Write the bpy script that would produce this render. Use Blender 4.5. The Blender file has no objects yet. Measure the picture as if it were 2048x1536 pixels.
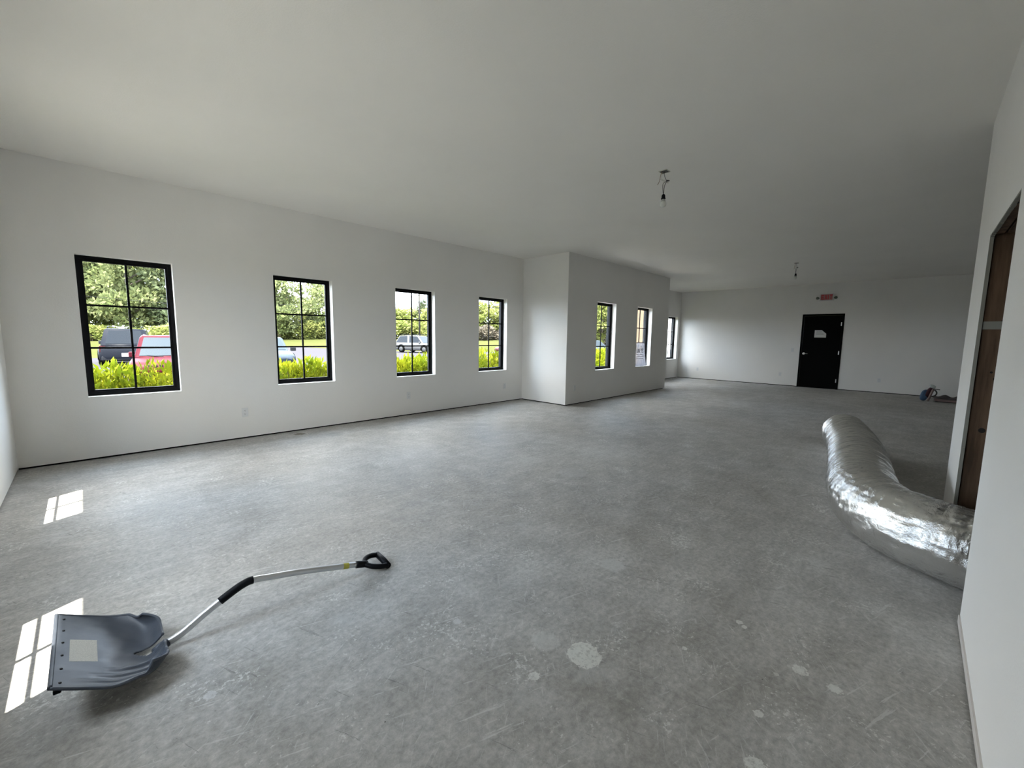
import bpy, bmesh, math, random
import numpy as np
from mathutils import noise as mnoise
from mathutils import Vector, Matrix
C = bpy.context.scene.collection
SC = bpy.context.scene
random.seed(4)
# ------------------------------------------------------------------ camera
cam_d = bpy.data.cameras.new('camera'); cam = bpy.data.objects.new('camera', cam_d); C.objects.link(cam)
cam_d.sensor_width = 36; cam_d.lens = 830.63 / 2048 * 36; cam_d.clip_start = .02; cam_d.clip_end = 600
r_ = Vector((0.6982829, -0.71568405, 0.01404785)); u_ = Vector((0.07036011, 0.08815269, 0.99361892)); f_ = Vector((0.71235556, 0.69283869, -0.11191112))
cam.matrix_world = Matrix(((r_.x, u_.x, -f_.x, 0), (r_.y, u_.y, -f_.y, 0), (r_.z, u_.z, -f_.z, 1.3491), (0, 0, 0, 1)))
SC.camera = cam
SC.view_settings.view_transform = 'Standard'; SC.view_settings.look = 'None'; SC.view_settings.gamma = 1
SC.view_settings.use_curve_mapping = False
SC.view_settings.exposure = 1.08
# ------------------------------------------------------------------ sky and sun
SKY = 8.5; SUN = 22.0
w = bpy.data.worlds.new('sky'); SC.world = w; w.use_nodes = True; nt = w.node_tree; nt.nodes.clear()
out = nt.nodes.new('ShaderNodeOutputWorld'); bg = nt.nodes.new('ShaderNodeBackground'); bg.inputs[1].default_value = SKY
tc = nt.nodes.new('ShaderNodeTexCoord'); mp = nt.nodes.new('ShaderNodeMapping'); mp.inputs['Scale'].default_value = (1, 1, 3)
nz = nt.nodes.new('ShaderNodeTexNoise'); nz.inputs['Scale'].default_value = 2.4; nz.inputs['Detail'].default_value = 5
cr = nt.nodes.new('ShaderNodeValToRGB'); cr.color_ramp.elements[0].position = .42; cr.color_ramp.elements[0].color = (.58, .74, .97, 1)
cr.color_ramp.elements[1].position = .62; cr.color_ramp.elements[1].color = (1, .965, .92, 1)
nt.links.new(tc.outputs['Generated'], mp.inputs[0]); nt.links.new(mp.outputs[0], nz.inputs[0]); nt.links.new(nz.outputs[0], cr.inputs[0])
nt.links.new(cr.outputs[0], bg.inputs[0]); nt.links.new(bg.outputs[0], out.inputs[0])
sd = bpy.data.lights.new('sun', 'SUN'); sd.energy = SUN; sd.angle = .0093; sd.color = (1, .95, .86)
so = bpy.data.objects.new('sun', sd); C.objects.link(so); so.location = (-20, -10, 40)
so.rotation_euler = Vector((.364, .186, -1)).to_track_quat('-Z', 'Y').to_euler()
# ------------------------------------------------------------------ room numbers
D = 6.13; XL = -.53; YR = -.258; H = 2.99; XB1 = 6.61; XB2 = 11.14; YB = 4.946; XF = 14.82; YBACK = -5.0; XE = 4.88; TW = .22
WZ0, WZ1 = .668, 2.123
WINS = [(-.009, .757), (1.787, 2.553), (3.57, 4.337), (5.36, 6.127), (7.65, 8.417), (9.42, 10.187), (11.95, 12.717), (13.85, 14.617)]
LWINS = [(4.03, 4.797), (1.95, 2.717)]

def portal(loc, n, sx, sz):
    ld = bpy.data.lights.new('window_daylight', 'AREA'); ld.shape = 'RECTANGLE'; ld.size = sx; ld.size_y = sz
    ld.energy = 1; ld.cycles.is_portal = True
    o = bpy.data.objects.new('window_daylight', ld); C.objects.link(o); o.location = loc
    o.rotation_euler = Vector(n).to_track_quat('-Z', 'Z').to_euler()
zc = (WZ0 + WZ1) / 2
for i, (a, b) in enumerate(WINS):
    y = (YB if i in (4, 5) else D) + .17
    portal(((a + b) / 2, y, zc), (0, -1, 0), .74, 1.43)
for a, b in LWINS: portal((XL - .17, (a + b) / 2, zc), (1, 0, 0), .74, 1.43)

# ------------------------------------------------------------------ materials
def mat(name, col=(.8, .8, .8), rough=.6, metal=0, spec=.5, **k):
    m = bpy.data.materials.new(name); m.use_nodes = True; b = m.node_tree.nodes['Principled BSDF']
    b.inputs['Base Color'].default_value = (*col, 1); b.inputs['Roughness'].default_value = rough; b.inputs['Metallic'].default_value = metal
    b.inputs['Specular IOR Level'].default_value = spec
    for kk, v in k.items(): b.inputs[kk.replace('_', ' ')].default_value = v
    return m
class NB:
    """short node helper on one material"""
    def __init__(s, m): s.t = m.node_tree; s.b = s.t.nodes.get('Principled BSDF'); s.co = None
    def n(s, typ, **k):
        x = s.t.nodes.new(typ)
        for a, v in k.items(): setattr(x, a, v)
        return x
    def L(s, a, b): s.t.links.new(a, b)
    def obj(s):
        if not s.co: s.co = s.n('ShaderNodeTexCoord')
        return s.co.outputs['Object']
    def noise(s, scale, detail=4, rough=.55, vec=None, sc3=None):
        x = s.n('ShaderNodeTexNoise'); x.inputs['Scale'].default_value = scale; x.inputs['Detail'].default_value = detail; x.inputs['Roughness'].default_value = rough
        v = vec or s.obj()
        if sc3:
            mpp = s.n('ShaderNodeMapping'); mpp.inputs['Scale'].default_value = sc3; s.L(v, mpp.inputs[0]); v = mpp.outputs[0]
        s.L(v, x.inputs[0]); return x.outputs[0]
    def ramp(s, v, p0, c0, p1, c1):
        x = s.n('ShaderNodeValToRGB'); e = x.color_ramp.elements; e[0].position = p0; e[0].color = (*c0, 1) if len(c0) == 3 else c0; e[1].position = p1; e[1].color = (*c1, 1) if len(c1) == 3 else c1
        s.L(v, x.inputs[0]); return x.outputs[0]
    def mix(s, f, a, b, blend='MIX'):
        x = s.n('ShaderNodeMix', data_type='RGBA', blend_type=blend)
        for sock, v in ((x.inputs[0], f), (x.inputs[6], a), (x.inputs[7], b)):
            if hasattr(v, 'is_output'): s.L(v, sock)
            else: sock.default_value = v if not isinstance(v, tuple) else (*v, 1)[:4]
        return x.outputs[2]
    def math(s, op, a, b=0.0, c=0.0):
        x = s.n('ShaderNodeMath', operation=op)
        for i, v in enumerate((a, b, c)):
            if hasattr(v, 'is_output'): s.L(v, x.inputs[i])
            else: x.inputs[i].default_value = v
        return x.outputs[0]
    def bump(s, h, strength, dist=.01):
        x = s.n('ShaderNodeBump'); x.inputs['Strength'].default_value = strength; x.inputs['Distance'].default_value = dist
        s.L(h, x.inputs['Height']); s.L(x.outputs[0], s.b.inputs['Normal'])
    def col(s, c): s.L(c, s.b.inputs['Base Color'])

M = {}
def wallmat(name, c):
    m = mat(name, c, .75, spec=.3); q = NB(m)
    n1 = q.noise(1.1, 3); q.col(q.ramp(n1, .3, tuple(v * .965 for v in c), .7, c)); q.bump(q.noise(95, 2), .22, .004); return m
M['wall'] = wallmat('painted_drywall', (.885, .865, .83)); M['ceil'] = wallmat('ceiling_paint', (.91, .88, .825))
M['black'] = mat('black_frame', (.004, .004, .005), .5, spec=.12); M['casing'] = mat('dark_casing', (.02, .022, .025), .6, spec=.1)
M['door'] = mat('black_door_paint', (.002, .002, .002), .6, spec=.06)
M['gap'] = mat('gap_shade', (.006, .005, .004), .95, spec=.05)
M['steel'] = mat('satin_steel', (.55, .55, .55), .35, 1)
M['whiteplastic'] = mat('white_plastic', (.78, .78, .77), .4)
M['darkslot'] = mat('slot', (.05, .05, .05), .6)
M['blackplastic'] = mat('black_plastic', (.004, .0045, .006), .5, spec=.15)
M['paper'] = mat('paper', (.72, .71, .70), .8)
M['red'] = mat('exit_red', (.60, .02, .03), .45)
M['board'] = mat('gypsum_core', (.30, .29, .25), .95)
M['trim'] = mat('beige_bead', (.66, .62, .58), .6)
M['copper'] = mat('copper_wire', (.30, .16, .07), .5, .6)
M['wirewhite'] = mat('wire_white', (.6, .58, .5), .5)
M['wireblack'] = mat('wire_black', (.03, .025, .02), .5)
M['bulb'] = mat('frosted_bulb', (.78, .78, .72), .3)
M['bulbcollar'] = mat('bulb_collar', (.50, .50, .47), .4)
M['rubber'] = mat('tyre', (.002, .002, .002), .9, spec=.02)
M['rim'] = mat('rim', (.03, .031, .033), .5, spec=.1)
M['lens'] = mat('taillight', (.03, .002, .002), .4, spec=.1)
M['headl'] = mat('headlight', (.035, .036, .038), .4, spec=.1)
M['stain'] = mat('asphalt', (.034, .0322, .036), .95, spec=0)
def pane_mat():
    m = bpy.data.materials.new('window_glass'); m.use_nodes = True; t = m.node_tree; t.nodes.clear()
    o = t.nodes.new('ShaderNodeOutputMaterial'); mx = t.nodes.new('ShaderNodeMixShader'); tr = t.nodes.new('ShaderNodeBsdfTransparent'); g = t.nodes.new('ShaderNodeBsdfGlossy')
    g.inputs['Roughness'].default_value = .02; fr = t.nodes.new('ShaderNodeFresnel'); fr.inputs[0].default_value = 1.25
    tr.inputs[0].default_value = (.96, .98, .965, 1)
    t.links.new(fr.outputs[0], mx.inputs[0]); t.links.new(tr.outputs[0], mx.inputs[1]); t.links.new(g.outputs[0], mx.inputs[2]); t.links.new(mx.outputs[0], o.inputs[0])
    return m
M['glass'] = pane_mat()
def film_mat():
    m = bpy.data.materials.new('grey_film'); m.use_nodes = True; t = m.node_tree; t.nodes.clear()
    o = t.nodes.new('ShaderNodeOutputMaterial'); mx = t.nodes.new('ShaderNodeMixShader'); tr = t.nodes.new('ShaderNodeBsdfTransparent')
    d = t.nodes.new('ShaderNodeBsdfTranslucent'); d.inputs[0].default_value = (.24, .24, .27, 1); df = t.nodes.new('ShaderNodeBsdfDiffuse'); df.inputs[0].default_value = (.4, .4, .43, 1)
    m2 = t.nodes.new('ShaderNodeMixShader'); m2.inputs[0].default_value = .5; t.links.new(d.outputs[0], m2.inputs[1]); t.links.new(df.outputs[0], m2.inputs[2])
    tr.inputs[0].default_value = (.5, .5, .53, 1); mx.inputs[0].default_value = .72
    t.links.new(tr.outputs[0], mx.inputs[1]); t.links.new(m2.outputs[0], mx.inputs[2]); t.links.new(mx.outputs[0], o.inputs[0]); return m
M['film'] = film_mat(); M['filmink'] = mat('film_ink', (.10, .10, .12), .6)
def leafmat(name, c1, c2, trans=.35):
    m = bpy.data.materials.new(name); m.use_nodes = True; q = NB(m); b = q.b; b.inputs['Roughness'].default_value = .6; b.inputs['Specular IOR Level'].default_value = .05
    oi = q.n('ShaderNodeObjectInfo'); c = q.ramp(q.noise(1.3, 4, .7), .35, c1, .65, c2)
    hs = q.n('ShaderNodeHueSaturation'); q.L(c, hs.inputs['Color']); q.L(q.math('MULTIPLY_ADD', oi.outputs['Random'], .4, .8), hs.inputs['Value'])
    q.L(hs.outputs[0], b.inputs['Base Color'])
    tl = q.n('ShaderNodeBsdfTranslucent'); q.L(hs.outputs[0], tl.inputs[0]); mx = q.n('ShaderNodeMixShader'); mx.inputs[0].default_value = trans
    o = q.t.nodes['Material Output']; q.L(b.outputs[0], mx.inputs[1]); q.L(tl.outputs[0], mx.inputs[2]); q.L(mx.outputs[0], o.inputs[0]); return m
M['hedge'] = leafmat('hedge_leaf', (.10, .135, .005), (.21, .21, .010), .4)
M['leafA'] = leafmat('tree_leaf', (.075, .095, .032), (.17, .185, .085))
M['leafB'] = leafmat('yellow_green_leaf', (.10, .125, .027), (.21, .215, .075))
M['leafC'] = leafmat('dark_leaf', (.035, .05, .025), (.09, .105, .052))
M['brush'] = leafmat('dry_brush', (.07, .06, .045), (.14, .12, .09), .2)
M['bark'] = mat('bark', (.07, .055, .04), .9)
def floor_mat():
    m = mat('concrete', (.4, .4, .4), .5, spec=.36); q = NB(m)
    big = q.noise(.55, 5, .6); c = q.ramp(big, .30, (.375, .355, .325), .68, (.54, .53, .51))
    mid = q.noise(4.2, 6, .7); c = q.mix(.75, c, q.ramp(mid, .32, (.66, .65, .63), .66, (1.12, 1.12, 1.12)), 'MULTIPLY')
    fine = q.noise(38, 5, .75); c = q.mix(1.0, c, q.ramp(fine, .3, (.70, .70, .69), .7, (1.22, 1.22, 1.22)), 'MULTIPLY')
    # trowel streaks
    st = q.noise(7, 5, .7, sc3=(.35, 3.2, 1)); c = q.mix(.5, c, q.ramp(st, .4, (.86, .86, .86), .66, (1.1, 1.1, 1.1)), 'MULTIPLY')
    # scratches and brush marks
    for ang, sc3, lo, hi, cc, am in ((.35, (1.2, 16, 1), .605, .64, (.66, .66, .63), .5), (-.5, (1.5, 22, 1), .61, .645, (.64, .64, .61), .45), (1.2, (1.1, 19, 1), .635, .655, (.12, .12, .11), .5), (2.3, (2.2, 30, 1), .62, .65, (.68, .68, .65), .45)):
        mr = q.n('ShaderNodeMapping'); mr.inputs['Rotation'].default_value = (0, 0, ang); mr.inputs['Location'].default_value = (ang * 7, 3, 0); q.L(q.obj(), mr.inputs[0])
        k = q.ramp(q.noise(2.6, 5, .75, vec=mr.outputs[0], sc3=sc3), lo, (0, 0, 0), hi, (1, 1, 1)); c = q.mix(q.math('MULTIPLY', k, am), c, cc)
    # scuffed pale specks
    k = q.ramp(q.math('MULTIPLY', q.noise(55, 3, .7), q.noise(3.1, 4, .7)), .335, (0, 0, 0), .375, (1, 1, 1)); c = q.mix(q.math('MULTIPLY', k, .7), c, (.68, .68, .64))
    # plaster dust patches
    pm = q.ramp(q.noise(1.7, 7, .72), .585, (0, 0, 0), .69, (1, 1, 1)); c = q.mix(q.math('MULTIPLY', pm, .55), c, (.52, .52, .50))
    # pale drips and flecks
    for sc, th, amt, dis in ((9.0, .085, .8, .25), (26.0, .075, .7, .4)):
        vo = q.n('ShaderNodeTexVoronoi'); vo.inputs['Scale'].default_value = sc; vo.inputs['Randomness'].default_value = 1
        add = q.mix(dis * .12, q.obj(), q.n('ShaderNodeTexNoise').outputs[1]); q.L(q.obj(), vo.inputs['Vector'])
        sel = q.ramp(q.noise(sc * .31, 2, .5), .55, (0, 0, 0), .60, (1, 1, 1))
        dist = q.math('ADD', vo.outputs['Distance'], q.math('MULTIPLY', q.math('SUBTRACT', q.noise(sc * 6, 3), .5), .12))
        k = q.math('MULTIPLY', q.math('LESS_THAN', dist, th), sel); c = q.mix(q.math('MULTIPLY', k, amt), c, (.56, .56, .52))
    # dark specks
    vo = q.n('ShaderNodeTexVoronoi'); vo.inputs['Scale'].default_value = 14; q.L(q.obj(), vo.inputs['Vector'])
    k = q.math('MULTIPLY', q.math('LESS_THAN', vo.outputs['Distance'], .045), q.ramp(q.noise(5.1, 2), .55, (0, 0, 0), .6, (1, 1, 1))); c = q.mix(q.math('MULTIPLY', k, .75), c, (.06, .055, .05))
    # individual blotches of joint compound and a few stains
    spots = [(1.405, .915, .072, (.74, .74, .68)), (1.35, 1.08, .06, (.62, .62, .59)), (2.12, 1.20, .07, (.55, .55, .53)), (2.11, .50, .016, (.72, .72, .67)), (2.09, .475, .013, (.72, .72, .67)),
             (1.97, .233, .028, (.72, .72, .67)), (1.955, .116, .024, (.72, .72, .67)), (1.166, .988, .022, (.72, .72, .67)), (1.404, .257, .03, (.72, .72, .67)), (1.148, 1.457, .02, (.58, .58, .57)),
             (.237, 1.787, .02, (.58, .58, .57)), (1.964, 5.921, .07, (.16, .14, .10)), (2.3, 5.6, .12, (.26, .26, .25)), (3.352, 2.39, .15, (.50, .50, .49)), (1.75, .62, .012, (.72, .72, .67)), (1.62, .30, .016, (.72, .72, .67))]
    sep = q.n('ShaderNodeSeparateXYZ'); q.L(q.obj(), sep.inputs[0]); wob = q.math('MULTIPLY', q.math('SUBTRACT', q.noise(22, 6, .75), .5), 1.5); wob2 = q.math('MULTIPLY', q.math('SUBTRACT', q.noise(75, 5, .7), .5), 2.0); worn = q.ramp(q.noise(48, 5, .75), .36, (.25, .25, .25), .5, (1, 1, 1))
    for (x, y, r, cc) in spots:
        dx = q.math('SUBTRACT', sep.outputs[0], x); dy = q.math('SUBTRACT', sep.outputs[1], y)
        dd = q.math('SQRT', q.math('ADD', q.math('MULTIPLY', dx, dx), q.math('MULTIPLY', dy, dy)))
        e = q.math('LESS_THAN', q.math('ADD', q.math('DIVIDE', dd, r), wob if r > .04 else wob2), 1.0); c = q.mix(q.math('MULTIPLY', q.math('MULTIPLY', e, .8 if r != .06 and r < .1 else .4), worn), c, cc)
    q.col(c); q.bump(q.math('ADD', q.noise(60, 4), q.math('MULTIPLY', big, .6)), .18, .01)
    q.L(q.ramp(mid, .3, (.52, .52, .52), .7, (.72, .72, .72)), q.b.inputs['Roughness']); return m
M['floor'] = floor_mat()
def wood_mat(name, c1, c2):
    m = mat(name, c1, .8); q = NB(m); v = q.noise(9, 5, .6, sc3=(3, 3, .25)); c = q.ramp(v, .35, c1, .65, c2)
    vo = q.n('ShaderNodeTexVoronoi'); vo.inputs['Scale'].default_value = 8; q.L(q.obj(), vo.inputs['Vector'])
    c = q.mix(q.math('LESS_THAN', vo.outputs['Distance'], .14), c, (.012, .008, .005)); q.col(c); q.bump(v, .2); return m
M['stud'] = wood_mat('rough_lumber', (.075, .042, .022), (.17, .10, .058))
def foil_mat():
    m = mat('aluminium_foil', (.90, .90, .89), .2, 1); q = NB(m)
    h = q.math('ADD', q.noise(60, 4, .6), q.math('MULTIPLY', q.noise(190, 3, .6), .4)); q.bump(h, .35, .012)
    q.L(q.ramp(q.noise(9, 3), .3, (.13, .13, .13), .7, (.24, .24, .24)), q.b.inputs['Roughness']); return m
M['foil'] = foil_mat()
def scoop_mat():
    m = mat('slate_plastic', (.085, .098, .12), .36, spec=.28); q = NB(m); q.col(q.ramp(q.noise(6, 5, .7), .3, (.052, .061, .078), .75, (.078, .088, .108)))
    q.L(q.ramp(q.noise(20, 5), .3, (.36, .36, .36), .7, (.48, .48, .48)), q.b.inputs['Roughness']); return m
M['scoop'] = scoop_mat(); M['alu'] = mat('brushed_aluminium', (.62, .63, .64), .34, .95)
M['pad'] = mat('adhesive_residue', (.5, .49, .44), .9, spec=.1); q = NB(M['pad']); q.col(q.ramp(q.noise(300, 2), .3, (.44, .43, .39), .7, (.60, .58, .53)))
M['grass'] = mat('grass', (.2, .25, .05), .95, spec=0); q = NB(M['grass']); q.col(q.mix(.5, q.ramp(q.noise(.12, 5, .7), .35, (.030, .034, .010), .65, (.046, .042, .018)), q.ramp(q.noise(3, 5, .7), .3, (.020, .026, .008), .7, (.048, .050, .018))))
M['beige'] = mat('beige_cladding', (.115, .085, .06), .8, spec=0); M['whiteclad'] = mat('white_cladding', (.8, .78, .77), .6)
M['brickdark'] = mat('grey_cladding', (.30, .28, .29), .85)
M['blue'] = mat('blue_fabric', (.045, .09, .16), .8); M['maroon'] = mat('maroon_fabric', (.045, .012, .018), .85); M['pink'] = mat('dusty_strap', (.20, .14, .13), .85)
M['rag'] = mat('pale_cloth', (.52, .56, .52), .9); M['tarp'] = mat('dark_tarp', (.06, .052, .05), .8)
M['yellow'] = mat('yellow_sticker', (.55, .50, .08), .6)

# ------------------------------------------------------------------ mesh helpers
def obj(name, bm, m, parent=None, smooth=False, mats=None):
    me = bpy.data.meshes.new(name)
    if isinstance(bm, tuple): me.from_pydata(bm[0], [], bm[1])
    else: bm.to_mesh(me); bm.free()
    for mm in (mats or [m]): me.materials.append(mm)
    if smooth:
        me.polygons.foreach_set('use_smooth', [True] * len(me.polygons))
    me.update(); o = bpy.data.objects.new(name, me); C.objects.link(o)
    if parent: o.parent = parent
    return o
def thing(name, label, cat, loc=(0, 0, 0), rz=0, group=None, kind=None):
    o = bpy.data.objects.new(name, None); C.objects.link(o); o.location = loc; o.rotation_euler = (0, 0, rz); o.empty_display_size = .1
    tag(o, label, cat, group, kind); return o
def tag(o, label=None, cat=None, group=None, kind=None):
    if label: o['label'] = label
    if cat: o['category'] = cat
    if group: o['group'] = group
    if kind: o['kind'] = kind
    return o
def struct(name, bm, m, parent=None, **k):
    o = obj(name, bm, m, parent, **k)
    if parent is None: o['kind'] = 'structure'
    return o
def box(bm, c, s, rot=None, bev=0):
    mt = Matrix.Translation(c) @ (rot.to_4x4() if rot else Matrix.Identity(4)) @ Matrix.Diagonal((*s, 1))
    g = bmesh.ops.create_cube(bm, size=1, matrix=mt)
    if bev: bmesh.ops.bevel(bm, geom=list({e for v in g['verts'] for e in v.link_edges}), offset=bev, segments=2, affect='EDGES', profile=.5)
    return bm
def B(*a, **k): return box(bmesh.new(), *a, **k)
def bx(bm, x0, x1, y0, y1, z0, z1, bev=0): return box(bm, ((x0 + x1) / 2, (y0 + y1) / 2, (z0 + z1) / 2), (abs(x1 - x0), abs(y1 - y0), abs(z1 - z0)), bev=bev)
def tube(bm, pts, r, n=12, cap=True, up=Vector((0, 0, 1)), sy=1):
    pts = [Vector(p) for p in pts]; rs = r if isinstance(r, (list, tuple)) else [r] * len(pts); rings = []; prev = None
    for i, p in enumerate(pts):
        t = (pts[min(i + 1, len(pts) - 1)] - pts[max(i - 1, 0)]).normalized()
        a = t.cross(up) if prev is None else prev - t * prev.dot(t)
        if a.length < 1e-4: a = t.cross(Vector((1, 0, 0)))
        a.normalize(); prev = a; b = t.cross(a)
        rings.append([bm.verts.new(p + (a * math.cos(k * 2 * math.pi / n) + b * sy * math.sin(k * 2 * math.pi / n)) * rs[i]) for k in range(n)])
    for A_, B_ in zip(rings, rings[1:]):
        for k in range(n): bm.faces.new((A_[k], A_[(k + 1) % n], B_[(k + 1) % n], B_[k]))
    if cap: bm.faces.new(rings[0][::-1]); bm.faces.new(rings[-1])
    return bm
def lathe(bm, prof, n=20, c=(0, 0, 0), axis='z'):
    rings = []
    for r, z in prof:
        ring = []
        for k in range(n):
            a = 2 * math.pi * k / n; p = (r * math.cos(a), r * math.sin(a), z)
            if axis == 'y': p = (p[0], p[2], p[1])
            if axis == 'x': p = (p[2], p[0], p[1])
            ring.append(bm.verts.new(Vector(p) + Vector(c)))
        rings.append(ring)
    for A_, B_ in zip(rings, rings[1:]):
        for k in range(n): bm.faces.new((A_[k], A_[(k + 1) % n], B_[(k + 1) % n], B_[k]))
    bm.faces.new(rings[0][::-1]); bm.faces.new(rings[-1]); return bm
def smoothpts(pts, k=6):
    P = [Vector(p) for p in pts]; P = [P[0] * 2 - P[1]] + P + [P[-1] * 2 - P[-2]]; o = []
    for i in range(1, len(P) - 2):
        for j in range(k):
            t = j / k; a, b, c, d = P[i - 1:i + 3]
            o.append(.5 * ((2 * b) + (c - a) * t + (2 * a - 5 * b + 4 * c - d) * t * t + (3 * b - a - 3 * c + d) * t ** 3))
    o.append(P[-2]); return o
def dup(root, loc, rz=None, label=None, group=None, scale=None):
    r = root.copy(); C.objects.link(r); r.location = loc
    if rz is not None: r.rotation_euler = (0, 0, rz)
    if scale: r.scale = scale
    if label: r['label'] = label
    if group: r['group'] = group
    for ch in list(root.children):
        c = ch.copy(); C.objects.link(c); c.parent = r
        for g in ch.children:
            d = g.copy(); C.objects.link(d); d.parent = c
    return r

# ------------------------------------------------------------------ room shell
def panel(name, axis, inn, outr, u0, u1, z0, z1, holes=(), m=None):
    """wall slab between planes inn and outr along axis ('x': runs along x, faces +-y), with rectangular holes and their reveals"""
    us = sorted({u0, u1, *[h[0] for h in holes], *[h[1] for h in holes]}); zs = sorted({z0, z1, *[h[2] for h in holes], *[h[3] for h in holes]})
    bm = bmesh.new(); vc = {}
    def V(u, t, z):
        k = (round(u, 5), round(t, 5), round(z, 5))
        if k not in vc: vc[k] = bm.verts.new((u, t, z) if axis == 'x' else (t, u, z))
        return vc[k]
    def solid(i, j):
        if not (0 <= i < len(us) - 1 and 0 <= j < len(zs) - 1): return False
        cu, cz = (us[i] + us[i + 1]) / 2, (zs[j] + zs[j + 1]) / 2
        return not any(h[0] < cu < h[1] and h[2] < cz < h[3] for h in holes)
    for i in range(len(us) - 1):
        for j in range(len(zs) - 1):
            if not solid(i, j): continue
            a, b, c, d = us[i], us[i + 1], zs[j], zs[j + 1]
            bm.faces.new([V(a, inn, c), V(b, inn, c), V(b, inn, d), V(a, inn, d)]); bm.faces.new([V(a, outr, c), V(a, outr, d), V(b, outr, d), V(b, outr, c)])
            if not solid(i - 1, j): bm.faces.new([V(a, inn, c), V(a, inn, d), V(a, outr, d), V(a, outr, c)])
            if not solid(i + 1, j): bm.faces.new([V(b, inn, c), V(b, outr, c), V(b, outr, d), V(b, inn, d)])
            if not solid(i, j - 1): bm.faces.new([V(a, inn, c), V(a, outr, c), V(b, outr, c), V(b, inn, c)])
            if not solid(i, j + 1): bm.faces.new([V(a, inn, d), V(b, inn, d), V(b, outr, d), V(a, outr, d)])
    bmesh.ops.recalc_face_normals(bm, faces=bm.faces)
    return struct(name, bm, m or M['wall'])
G = .02
hz = lambda lst: [(a, b, WZ0, WZ1) for a, b in lst]
panel('wall_window_side', 'x', D, D + TW, XL - TW, XB1, G, H, hz(WINS[:4]))
panel('wall_alcove', 'x', D, D + TW, XB2, XF, G, H, hz(WINS[6:]))
panel('wall_bay_front', 'x', YB, YB + TW, XB1, XB2, G, H, hz(WINS[4:6]))
panel('wall_bay_left', 'y', XB1, XB1 + TW, YB + TW, D + TW, G, H)
panel('wall_bay_right', 'y', XB2, XB2 - TW, YB + TW, D + TW, G, H)
panel('wall_left', 'y', XL, XL - TW, YR - .12, D, G, H, hz(LWINS))
panel('wall_far', 'y', XF, XF + TW, YBACK, D + TW, G, H, [(1.545, 2.506, G, 2.13)])
OX0, OX1, OZ = 2.87, 3.98, 2.02
YW = YR - .018            # drywall board thickness on the near wall, studs behind it
panel('wall_right', 'x', YR, YW, XL, XE, G, H, [(OX0, OX1, G, OZ)])
panel('wall_right_rear', 'x', YW - .09, YW - .108, XL, XE, 0, H, [(OX0 - .01, OX1 + .01, 0, OZ)])
panel('wall_return', 'y', XE, XE - .125, YBACK, YW - .001, G, H)
struct('trim_corner_bead', bx(bmesh.new(), XE - .001, XE + .003, YW, YR - .0005, G, H), M['wall'])
panel('wall_back', 'x', YBACK, YBACK - .1, XE - .125, XF, G, H)
panel('wall_store_left', 'y', 1.2, 1.1, YBACK, YW - .108, 0, H)
panel('wall_store_back', 'x', YBACK, YBACK - .1, 1.1, XE - .125, 0, H)
fl = struct('floor', bx(bmesh.new(), XL - TW, XF + TW, YBACK - .1, D + TW, -.2, 0), M['floor'])
ce = struct('ceiling', bx(bmesh.new(), XL - TW, XF + TW, YBACK - .1, YB + TW, H, H + .12), M['ceil'])
bm = bmesh.new(); bx(bm, XL - TW, XB1 + TW, YB + TW, D + TW, H, H + .12); bx(bm, XB2 - TW, XF + TW, YB + TW, D + TW, H, H + .12); struct('ceiling_bays', bm, M['ceil'])
bm = bmesh.new(); bx(bm, -1.24, XF + TW + .3, YBACK - .4, YB + TW, H + .12, H + .3); bx(bm, -1.24, XB1, YB + TW, D + TW + .60, H + .12, H + .3); bx(bm, XB2, XF + TW + .3, YB + TW, D + TW + .60, H + .12, H + .3)
struct('trim_roof_eaves', bm, M['whiteclad'])
# bottom plates set back under the drywall, coloured near-black as the gap's shade
bs = .03
gaps = [(XL, XB1, D + bs, D + .1), (XB1 + bs, XB1 + .1, YB + bs, D + bs), (XB1 + bs, XB2 - bs, YB + bs, YB + .1), (XB2 - .1, XB2 - bs, YB + bs, D + bs), (XB2, XF, D + bs, D + .1), (XF + bs, XF + .1, YBACK, D),
        (XL - .1, XL - bs, YR, D), (XL, OX0, YW - .07, YR - bs), (OX1 + .05, XE - bs, YW - .07, YR - bs), (XE - .11, XE - bs, YBACK, YR - bs)]
bm = bmesh.new()
for a, b, c, d in gaps: bx(bm, a, b, c, d, 0, G + .002)
struct('trim_bottom_plates', bm, M['gap'])
bm = bmesh.new(); bx(bm, XL, OX0 - .005, YR, YR + .006, .008, .045); struct('baseboard_right', bm, M['trim'])
# drywall edge and rough lumber of the opening, one stud or header each
def plank(name, x0, x1, y0, y1, z0, z1, m=None): return struct(name, bx(bmesh.new(), x0, x1, y0, y1, z0, z1, bev=.002), m or M['stud'])
plank('trim_1', OX1 + .006, OX1 + .044, YW - .089, YW, 0, OZ + .05)
plank('trim_2', OX0 - .044, OX0 - .006, YW - .089, YW, 0, OZ + .05)
plank('trim_3', OX0 - .04, OX1 + .04, YW - .040, YW - .001, OZ + .004, OZ + .14)
plank('trim_4', OX0 - .04, OX1 + .04, YW - .089, YW - .050, OZ + .004, OZ + .14)
plank('trim_5', OX1 + .001, OX1 + .007, YW - .089, YW - .002, 1.44, 1.49, M['board'])
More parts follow.
